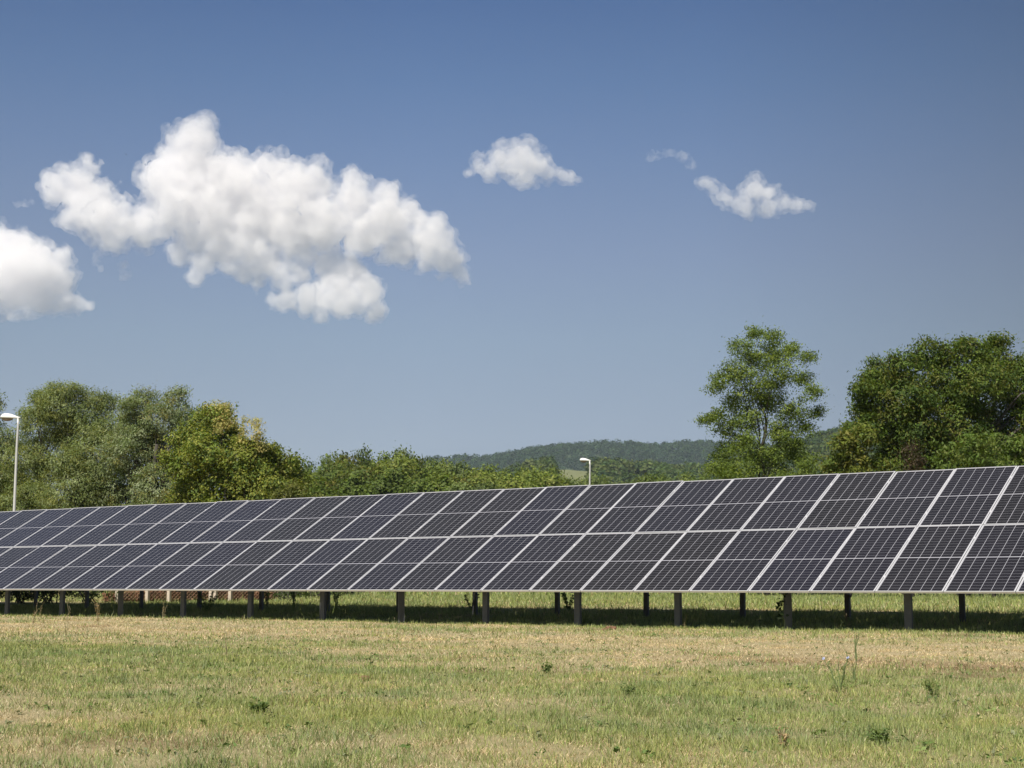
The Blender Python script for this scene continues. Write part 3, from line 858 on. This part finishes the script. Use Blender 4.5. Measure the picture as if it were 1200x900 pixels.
STRAW = np.array([(0.58, 0.48, 0.29), (0.49, 0.40, 0.225), (0.65, 0.55, 0.36), (0.38, 0.30, 0.16)])
GREEN = np.array([(0.241, 0.299, 0.09), (0.31, 0.356, 0.12), (0.184, 0.241, 0.066), (0.38, 0.391, 0.168), (0.265, 0.31, 0.144)])
BROWN = np.array([(0.30, 0.21, 0.12), (0.38, 0.28, 0.15)])
r = np.random.default_rng(31)
Vs = []; Fs_ = []; Ks_ = []; cnt = 0
def add_grass(d0, d1, dens, hs, ws, px0=-260, px1=1460, tall=False, ymin=None, ymax=None):
    """Scatter over the ground between view distances d0..d1; dens = blades per square metre."""
    global cnt
    l0, l1 = (px0 - 600) / F_PX, (px1 - 600) / F_PX
    area = (l1 - l0) * (d1 * d1 - d0 * d0) / 2
    n = int(area * dens)
    d = np.sqrt(r.uniform(d0 * d0, d1 * d1, n)); l = r.uniform(l0, l1, n) * d
    P = CAM[None, :2] + d[:, None] * FWD[None, :2] + l[:, None] * RGT[None, :2]
    if ymin is not None: P = P[P[:, 1] > ymin]
    if ymax is not None: P = P[P[:, 1] < ymax]
    # clump the blades into tussocks
    g = patch_field(P); bf = brown_field(P); tus = fbm(P, 5.0, 3, 14)
    keep = r.random(len(P)) < np.clip(0.66 + 0.6 * tus + 0.15 * g, 0.38, 1)
    P, g, bf, tus = P[keep], g[keep], bf[keep], tus[keep]
    n = len(P)
    isg = r.random(n) < np.clip(g * 1.15 - 0.06, 0.03, 0.95)
    isb = (~isg | (r.random(n) < 0.5)) & (r.random(n) < bf * 0.8)
    col = np.where(isg[:, None], GREEN[r.integers(5, size=n)], STRAW[r.integers(4, size=n)])
    col = np.where(isb[:, None], BROWN[r.integers(2, size=n)], col)
    # bluish and yellowish families of grass, in patches
    v = fbm(P, 1.3, 3, 44)[:, None]
    col = col * (1 + 0.22 * v * np.array([[1.0, 0.6, 0.2]])) * r.uniform(0.75, 1.25, (n, 1))
    h = hs * r.uniform(0.5, 1.4, n) * np.where(isg, 1.15, 0.8) * (1 + 0.5 * np.clip(tus, -0.5, 1))
    tuft = np.clip((fbm(P, 4.2, 3, 71) - 0.38) * 5, 0, 1) * isg       # coarser, darker bunches here and there
    h = h * (1 + 0.6 * tuft); col = col * (1 - 0.10 * tuft[:, None])
    w = ws * r.uniform(0.6, 1.4, n)
    lean = np.where(isg, r.uniform(0.1, 0.9, n), r.uniform(0.6, 3.0, n))
    if tall: lean = r.uniform(0.1, 0.7, n)
    P3 = np.column_stack([P, ground_z(P) - 0.004])
    V, Fq, K = blades(P3, h, w, lean, np.clip(col, 0.01, 0.85), r)
    Vs.append(V); Fs_.append(Fq + cnt); Ks_.append(K); cnt += len(V)
add_grass(4.0, 9.5, 8500, 0.030, 0.0040, -800, 2050)
add_grass(9.5, 14, 3400, 0.030, 0.0055, -500, 1750)
add_grass(14, 22, 1700, 0.032, 0.008, -350, 1550)
add_grass(22, 34, 800, 0.04, 0.012, ymax=0.6)
add_grass(34, 52, 320, 0.045, 0.018, ymax=0.6)
add_grass(22, 46, 620, 0.062, 0.014, ymin=0.5, ymax=8)
add_grass(22, 46, 16, 0.16, 0.012, tall=True, ymin=0.8, ymax=7)
add_grass(30, 64, 170, 0.08, 0.028, ymin=7)
add_grass(64, 110, 30, 0.22, 0.07, tall=True)
# small broad-leaved rosettes scattered through the turf
nr = 2600
d = np.sqrt(r.uniform(4.6 ** 2, 24 ** 2, nr)); lt = r.uniform(-0.48, 0.5, nr) * d
P = CAM[None, :2] + d[:, None] * FWD[None, :2] + lt[:, None] * RGT[None, :2]
P = P[(r.random(nr) < 0.15 + patch_field(P) * 0.8) & (P[:, 1] < 0)]
q = np.repeat(P, 9, 0) + r.normal(0, 0.022, (len(P) * 9, 2)) * r.uniform(0.5, 1.8, (len(P), 1)).repeat(9, 0)
q3 = np.column_stack([q, r.uniform(0.006, 0.03, len(q))])
kc = np.array([(0.12, 0.19, 0.05), (0.17, 0.23, 0.07), (0.10, 0.15, 0.05), (0.20, 0.22, 0.12)])[r.integers(4, size=len(P))].repeat(9, 0) * r.uniform(0.8, 1.2, (len(q), 1))
V, Fq, K = leaves(q3, np.tile([[0, 0, 0.6]], (len(q), 1)), 0.032, 0.5, kc, 0, r)
Vs.append(V); Fs_.append(Fq + cnt); Ks_.append(K); cnt += len(V)
me = mesh_np('grass', np.concatenate(Vs), np.concatenate(Fs_), False, np.concatenate(Ks_))
tag(link('grass', me, mat=M_GRASS), 'half dry mown grass covering the field', None, kind='stuff')

# ------------------------------------------------------------------ weeds: one thing each
M_STEM = simple('dry_stem', (0.26, 0.22, 0.12), 0.8)
M_STEMG = simple('green_stem', (0.13, 0.17, 0.06), 0.8)
M_BLUE = simple('chicory_petals', (0.34, 0.38, 0.58), 0.6)
def weed(px, dist, h, n_br, leafn, label, dry=False, seed=0, flower=False, spread=0.35, leaf=0.03, y_at=None):
    r = np.random.default_rng(seed + 500)
    p = on_ground(px, dist); e = empty('weed', p)
    mb = MB(); tips = []; Cc = []
    for k in range(n_br):
        a = r.uniform(0, 6.28); q = np.array([math.cos(a) * h * spread * r.uniform(0.2, 1), math.sin(a) * h * spread * r.uniform(0.2, 1), h * r.uniform(0.6, 1.0)])
        pts = limb_mb(mb, (0, 0, -0.02), q, 0.0045 if not leaf > 0.05 else 0.006, 0.0022, r, 0.12, 5, 4)
        tips.append(pts[-1]); Cc += [pts[j] + r.normal(0, 0.012, 3) for j in range(1, 6) for _ in range(max(1, leafn // 5))]
    mb.build('stem', M_STEM if dry else M_STEMG, e)
    C_ = np.array(Cc); pal = np.array([(0.38, 0.28, 0.15), (0.28, 0.20, 0.10)]) if dry else np.array([(0.13, 0.19, 0.06), (0.17, 0.23, 0.08), (0.11, 0.16, 0.05)])
    C_[:, 2] = np.maximum(C_[:, 2], 0.02)
    V, Fq, K = leaves(C_, np.tile([[0, 0, 1.0]], (len(C_), 1)), leaf, 0.4, pal[r.integers(len(pal), size=len(C_))] * r.uniform(0.8, 1.2, (len(C_), 1)), 0.2, r)
    link('foliage', mesh_np('foliage', V, Fq, False, K), parent=e, mat=M_LEAF)
    if flower:
        for t in tips[:2]:
            f = MB()
            for j in range(10):
                a = j * 0.628
                f.box(0.002, 0.011, -0.0025, 0.0025, 0, 0.001, RM.Translation(Vector(t)) @ RM.Rotation(0.9, 4, 'X') @ RM.Rotation(a, 4, 'Z'))
            f.build('flower', M_BLUE, e)
    tag(e, label, 'weed', 'weeds standing in the field')
def dist_of(py, px=600):
    a = math.tan(math.atan((py - 450) / F_PX) - PITCH); z = 0.0
    for _ in range(12):
        d = (CAM[2] - z) / a
        z = 0.5 * z + 0.5 * float(ground_z(spot(px, d)[None, :2])[0])
    return d
def on_ground(px, d):
    q = spot(px, d); return np.array([q[0], q[1], float(ground_z(q[None, :2])[0])])
W_ = [(984, 812, 0.32, 6, 25, 'chicory weed with pale blue flowers in the grass right of centre', False, True, 0.4, 0.025),
      (1001, 800, 0.24, 4, 10, 'slender dark weed just right of the chicory', False, False, 0.15, 0.02),
      (1004, 775, 0.34, 5, 14, 'tall thin weed standing behind the chicory on dry grass', False, False, 0.15, 0.02),
      (735, 815, 0.07, 9, 15, 'low grey-green rosette weed below the middle posts', False, False, 0.9, 0.03),
      (1095, 817, 0.10, 9, 15, 'low dark green weed near the right edge of the field', False, False, 0.8, 0.03),
      (1033, 872, 0.05, 10, 20, 'flat green rosette weed at bottom right', False, False, 1.3, 0.04),
      (303, 836, 0.06, 9, 20, 'flat dark green weed in the grass left of centre', False, False, 1.2, 0.04),
      (918, 876, 0.10, 8, 6, 'tawny dry tuft at the bottom, right of centre', True, False, 0.4, 0.03),
      (265, 768, 0.42, 2, 8, 'thin dry weed stalk on straw, third front post from the left behind it', True, False, 0.1, 0.02),
      (191, 728, 0.45, 3, 10, 'dry stalk weed at the shadow edge right of the third front post', True, False, 0.3, 0.03),
      (115, 733, 0.5, 5, 18, 'leafy dry weed at the shadow edge between second and third front posts', True, False, 0.3, 0.05),
      (77, 745, 0.55, 2, 8, 'tall thin weed stalk right of the second front post', True, False, 0.1, 0.02),
      (38, 733, 0.42, 4, 10, 'dry branching weed between the first two front posts at left', True, False, 0.4, 0.03),
      (46, 729, 0.38, 3, 10, 'small dry weed next to the branching weed at far left', True, False, 0.4, 0.03),
      (666, 716, 0.5, 10, 40, 'dark leafy weed clump beside a rear post, right of centre', False, False, 0.6, 0.08),
      (552, 715, 0.35, 8, 40, 'dark leafy weed clump at the foot of a rear post near centre', False, False, 0.6, 0.07),
      (243, 718, 0.5, 10, 40, 'leafy weed clump in shade behind the fourth front post', False, False, 0.9, 0.08),
      (345, 712, 0.6, 6, 50, 'tall leafy weed in sun behind the left part of the array', False, False, 0.3, 0.07),
      (313, 712, 0.6, 6, 50, 'upright leafy weed right beside a rear post, left part of the array', False, False, 0.2, 0.07),
      (394, 713, 0.55, 6, 50, 'leafy weed growing behind a thick front post, left of centre', False, False, 0.35, 0.07),
      (992, 733, 0.3, 4, 14, 'dry forked weed standing in the shade near a rear post at right', True, False, 0.5, 0.03),
      (802, 736, 0.28, 3, 10, 'thin dry weed at the shadow edge right of a front post', True, False, 0.2, 0.02),
      (1117, 732, 0.25, 6, 10, 'dry grassy weed leaning in the shade at far right', True, False, 0.7, 0.03),
      (640, 789, 0.09, 8, 16, 'small green weed tuft on the straw strip near centre', False, False, 0.8, 0.04)]
for k, (px, py, h, nb, ln, lb, dry, fl, spd, lf) in enumerate(W_):
    weed(px, dist_of(py, px), h, nb, ln, lb, dry, k, fl, spd, lf)
# climbing vine on a front post at right
e = empty('vine', (PX[14] - 0.14 if False else spot(917, 27.0, 0)[0], spot(917, 27.0, 0)[1], 0))
mb = MB(); r2 = np.random.default_rng(3); pts = [np.array([0.05 * math.sin(k * 1.1), 0.03 * math.cos(k), k * 0.085]) for k in range(10)]
mb.tube(pts, 0.008, 5); mb.build('stem', M_STEMG, e)
Cc = np.array([p + r2.normal(0, 0.035, 3) for p in pts[3:] for _ in range(6)])
V, Fq, K = leaves(Cc, np.tile([[0, -1, 0.5]], (len(Cc), 1)), 0.075, 0.8, np.tile([[0.03, 0.05, 0.015]], (len(Cc), 1)), 0.3, r2)
link('foliage', mesh_np('foliage', V, Fq, False, K), parent=e, mat=M_LEAF); tag(e, 'dark green vine climbing beside a front post right of the locust tree', 'vine')

# ------------------------------------------------------------------ clods of earth and a bird
M_CLOD = simple('dry_earth', (0.17, 0.09, 0.05), 0.95, 0, 0.3, 20, 0.5)
import bmesh
def clod(px, py, s, label, k):
    bm = bmesh.new(); bmesh.ops.create_icosphere(bm, subdivisions=3, radius=s)
    for v in bm.verts:
        n_ = mnoise.noise(Vector(v.co) * (2.5 / s) + Vector((k * 3.1, 0, 0)))
        v.co = v.co * (1 + 0.45 * n_); v.co.z *= 0.45
    me = bpy.data.meshes.new('earth_clod'); bm.to_mesh(me); bm.free()
    p = on_ground(px, dist_of(py, px)) + np.array([0, 0, s * 0.2])
    tag(link('earth_clod', me, loc=p, mat=M_CLOD), label, 'clod')
clod(716, 738, 0.10, 'reddish earth clod on straw just in front of the shadow, right of centre', 1)
clod(428, 797, 0.055, 'brown earth clod in a bare patch left of centre', 2)
clod(418, 793, 0.04, 'smaller brown earth clod in the bare patch left of centre', 3)
clod(708, 739, 0.05, 'small earth clod beside the reddish one near the shadow', 4)
def bird(px, py, dist, span, label, roll):
    p = spot(px, dist, height_at(py, dist)); e = empty('bird', p)
    e.rotation_euler = (0.2, roll, 0.4)
    mb = MB(); mb.tube([(0, -0.5 * span * 0.45, 0), (0, -span * 0.12, 0), (0, span * 0.12, 0), (0, span * 0.22, 0)], [0.01 * span, 0.07 * span, 0.06 * span, 0.015 * span], 8)
    mb.v += [(-span / 2, 0.02 * span, 0.09 * span), (-span * 0.06, 0.1 * span, 0), (-span * 0.06, -0.1 * span, 0), (span / 2, 0.02 * span, 0.09 * span), (span * 0.06, 0.1 * span, 0), (span * 0.06, -0.1 * span, 0),
             (-span * .28, 0.12 * span, 0.06 * span), (-span * .26, -0.03 * span, 0.06 * span), (span * .28, 0.12 * span, 0.06 * span), (span * .26, -0.03 * span, 0.06 * span)]
    b0 = len(mb.v) - 10
    mb.f += [(b0 + 0, b0 + 6, b0 + 7), (b0 + 6, b0 + 1, b0 + 2, b0 + 7), (b0 + 3, b0 + 9, b0 + 8), (b0 + 8, b0 + 9, b0 + 5, b0 + 4)]
    mb.build('body', simple('dark_feathers', (0.05, 0.05, 0.06), 0.8), e)
    tag(e, label, 'bird')
bird(148, 181, 260, 0.75, 'tiny dark bird flying above the left part of the largest cloud', 0.6)
bird(556, 502, 300, 0.45, 'tiny dark bird low in the empty sky near the horizon', -0.2)

# ------------------------------------------------------------------ summer haze: one even box of air
hz = MB(); hz.box(-2760, 2760, -2760, 2760, -1.5, 330.0)
m = bpy.data.materials.new('haze_air'); m.use_nodes = True; N = m.node_tree.nodes
N.remove(N['Principled BSDF']); pv = N.new('ShaderNodeVolumePrincipled')
pv.inputs['Color'].default_value = (0.70, 0.84, 1.0, 1); pv.inputs['Density'].default_value = 0.00008; pv.inputs['Anisotropy'].default_value = 0.0
m.node_tree.links.new(pv.outputs[0], N['Material Output'].inputs['Volume'])
o = hz.build('haze', m); tag(o, kind='stuff')

# ------------------------------------------------------------------ clouds: real volumes, kilometres away
def cloud_material(dens, noisy, lo=0.40, hi=0.72, scale=0.03):
    m = bpy.data.materials.new('cloud_fringe' if noisy else 'cloud_vapour'); m.use_nodes = True
    nt = m.node_tree; N = nt.nodes; L = nt.links
    for n in list(N): N.remove(n)
    out = N.new('ShaderNodeOutputMaterial')
    pv = N.new('ShaderNodeVolumePrincipled')
    pv.inputs['Color'].default_value = (0.965, 0.96, 0.965, 1)
    pv.inputs['Anisotropy'].default_value = 0.0
    if not noisy:
        pv.inputs['Density'].default_value = dens
        L.new(pv.outputs[0], out.inputs['Volume'])
        return m
    tc = N.new('ShaderNodeTexCoord')
    nz = N.new('ShaderNodeTexNoise'); nz.inputs['Scale'].default_value = scale; nz.inputs['Detail'].default_value = 5; nz.inputs['Roughness'].default_value = 0.6
    L.new(tc.outputs['Object'], nz.inputs['Vector'])
    mr = N.new('ShaderNodeMapRange'); mr.inputs[1].default_value = lo; mr.inputs[2].default_value = hi
    mr.inputs[3].default_value = 0.0; mr.inputs[4].default_value = dens
    L.new(nz.outputs['Fac'], mr.inputs[0]); L.new(mr.outputs[0], pv.inputs['Density'])
    L.new(pv.outputs[0], out.inputs['Volume'])
    return m
SC.cycles.volume_step_rate = 0.25
SC.cycles.volume_max_steps = 256
CLOUD_D = 4200.0


def cloud_hull(lumps, seed, mat, vox, amp, grow, name):
    r0 = random.Random(seed)
    s = CLOUD_D / F_PX / math.cos(0.2)
    cen = np.mean([(l[0], l[1]) for l in lumps], axis=0)
    base = spot(cen[0], CLOUD_D, height_at(cen[1], CLOUD_D))
    me = bpy.data.meshes.new('hull'); V = []; Fs = []
    import bmesh
    bm = bmesh.new(); bmesh.ops.create_icosphere(bm, subdivisions=2, radius=1.0)
    iv = np.array([v.co for v in bm.verts]); itf = np.array([[v.index for v in f.verts] for f in bm.faces]); bm.free()
    cnt = 0
    def add(c, r):
        nonlocal cnt
        V.append(iv * r * np.array([1, 1, 0.92]) + c); Fs.append(itf + cnt); cnt += len(iv)
    for (px, py, r) in lumps:
        depth = CLOUD_D + r0.uniform(-0.4, 0.4) * r * s
        p = spot(px, depth, height_at(py, depth)) - base
        R = r * s * grow
        add(p, R)
        for k in range(int(10 + r * 0.5)):                 # cauliflower heads on the lump
            d = np.array([r0.gauss(0, 1), r0.gauss(0, 1), r0.gauss(0.25, 1)]); d /= np.linalg.norm(d)
            rr = R * r0.uniform(0.22, 0.46)
            c = p + d * R * r0.uniform(0.72, 0.98)
            add(c, rr)
            for j in range(4):
                e = np.array([r0.gauss(0, 1), r0.gauss(0, 1), r0.gauss(0.2, 1)]); e /= np.linalg.norm(e)
                add(c + e * rr * 0.85, rr * r0.uniform(0.25, 0.5))
    me = mesh_np('hull', np.concatenate(V), np.concatenate(Fs))
    tmp = link('tmp_hull', me)
    md = tmp.modifiers.new('r', 'REMESH'); md.mode = 'VOXEL'
    md.voxel_size = vox or 4.0
    dg = bpy.context.evaluated_depsgraph_get()
    ev = tmp.evaluated_get(dg); m2 = bpy.data.meshes.new_from_object(ev)
    bpy.data.objects.remove(tmp); bpy.data.meshes.remove(me)
    n = len(m2.vertices); co = np.empty(n * 3, np.float32); m2.vertices.foreach_get('co', co); co = co.reshape(-1, 3).astype(float)
    nr = np.empty(n * 3, np.float32); m2.vertices.foreach_get('normal', nr); nr = nr.reshape(-1, 3)
    d = fbm(co, 1 / 90.0, 2, seed + 2) * 14.0 * amp + fbm(co, 1 / 38.0, 5, seed) * 11.0 * amp + fbm(co, 1 / 11.0, 2, seed + 5) * 3.0 * amp
    co += nr * d[:, None]
    m2.vertices.foreach_set('co', co.astype(np.float32).ravel()); m2.update()
    m2.name = name
    m2.materials.clear(); m2.materials.append(mat)
    return m2, base


def make_cloud(lumps, label, seed, vox=4.0, amp=1.0, core=0.90, fringe=1.17):
    if core:
        m2, base = cloud_hull(lumps, seed, VAPOUR, vox, amp * 0.6, core, 'cloud')
        o = link('cloud', m2, loc=base)
        m3, _ = cloud_hull(lumps, seed, FRINGE, vox, amp * 0.9, fringe, 'cloud_fringe')
        link('cloud_fringe', m3, parent=o)
    else:
        m2, base = cloud_hull(lumps, seed, FRINGE, vox, amp, fringe, 'cloud')
        o = link('cloud', m2, loc=base)
    tag(o, label, 'cloud')
    return o

BIG = [(231,162,25),(212,168,8),(222,182,24),(210,190,30),(200,215,32),(235,215,40),(270,215,36),(320,207,26),(350,227,34),(372,222,20),(412,211,15),(415,235,26),(452,228,20),(450,260,30),(480,252,20),(502,272,23),(512,293,22),(541,321,12),(527,306,16),(475,288,22),(425,272,26),(380,262,30),(340,270,34),(300,250,40),(250,245,38),(210,245,28),(170,262,24),(135,262,28),(110,245,30),(95,225,26),(70,220,20),(58,214,12),(108,200,12),(103,187,7),(119,190,7),(85,258,16),(228,280,20),(260,285,28),(290,290,28),(240,308,14),(270,313,14),(310,305,22),(340,312,13),(385,310,16),(410,320,18),(430,340,20),(440,364,13),(400,348,22),(365,350,18),(335,352,14),(320,350,8),(330,330,14),(355,300,16),(350,322,12),(230,325,10),(285,322,12),(212,300,12),(325,318,14),(300,335,9),(395,335,18),(420,355,16),(375,370,10),(455,300,12),(192,262,16),(222,262,20),(500,312,10),(141,213,5),(136,218,4)]
LEFT = [(10,290,24),(25,287,16),(30,320,38),(0,320,42),(-45,325,50),(70,306,15),(65,330,24),(75,352,18),(99,359,9),(87,358,13),(92,352,9),(50,350,20),(15,345,18),(45,305,16)]
MID = [(612,187,20),(628,194,15),(640,200,12),(600,196,14),(575,198,11),(586,187,14),(560,191,10),(550,203,6),(617,206,13),(604,213,7),(644,202,10),(660,206,9),(669,209,7),(678,211,5),(629,176,5)]
SMA = [(764,184,6),(772,183,5),(785,180,6),(797,183,7),(759,187,3),(779,181,3.5),(791,179,5),(802,185,6.5),(809,193,6)]
RGTC = [(825,215,7),(832,218,8),(846,230,10),(863,240,11),(930,240,9),(873,228,10),(837,223,8),(854,236,10),(887,208,8),(886,223,15),(901,226,13),(900,243,14),(875,243,12),(921,238,10),(936,240,8),(946,242,6)]
VAPOUR = cloud_material(0.015, False)
FRINGE = cloud_material(0.022, True)
make_cloud(BIG, 'largest white heaped cloud, long and lumpy with a tower on top, left of centre', 3)
make_cloud(LEFT, 'white heaped cloud cut off by the left edge of the sky', 4)
make_cloud(MID, 'small white oval cloud alone in the middle of the sky', 5, 2.5, 0.6, 0.74, 1.3)
make_cloud(RGTC, 'small white cloud with a pointed top, rightmost in the sky', 6, 2.5, 0.5, 0.66, 1.2)
make_cloud(SMA, 'thin comma-shaped wisp of cloud above the rightmost cloud', 8, 2.0, 0.5, None, 1.25)
make_cloud([(20,240,5),(30,239,5),(37,236,4)], 'faint shred of cloud left of the largest cloud', 10, 2.0, 0.5, None, 1.2)
make_cloud([(115,299,5),(113,307,5),(118,315,4),(145,314,5),(147,322,5)], 'two faint shreds of cloud just right of the left-edge cloud', 9, 2.0, 0.5, None, 1.25)
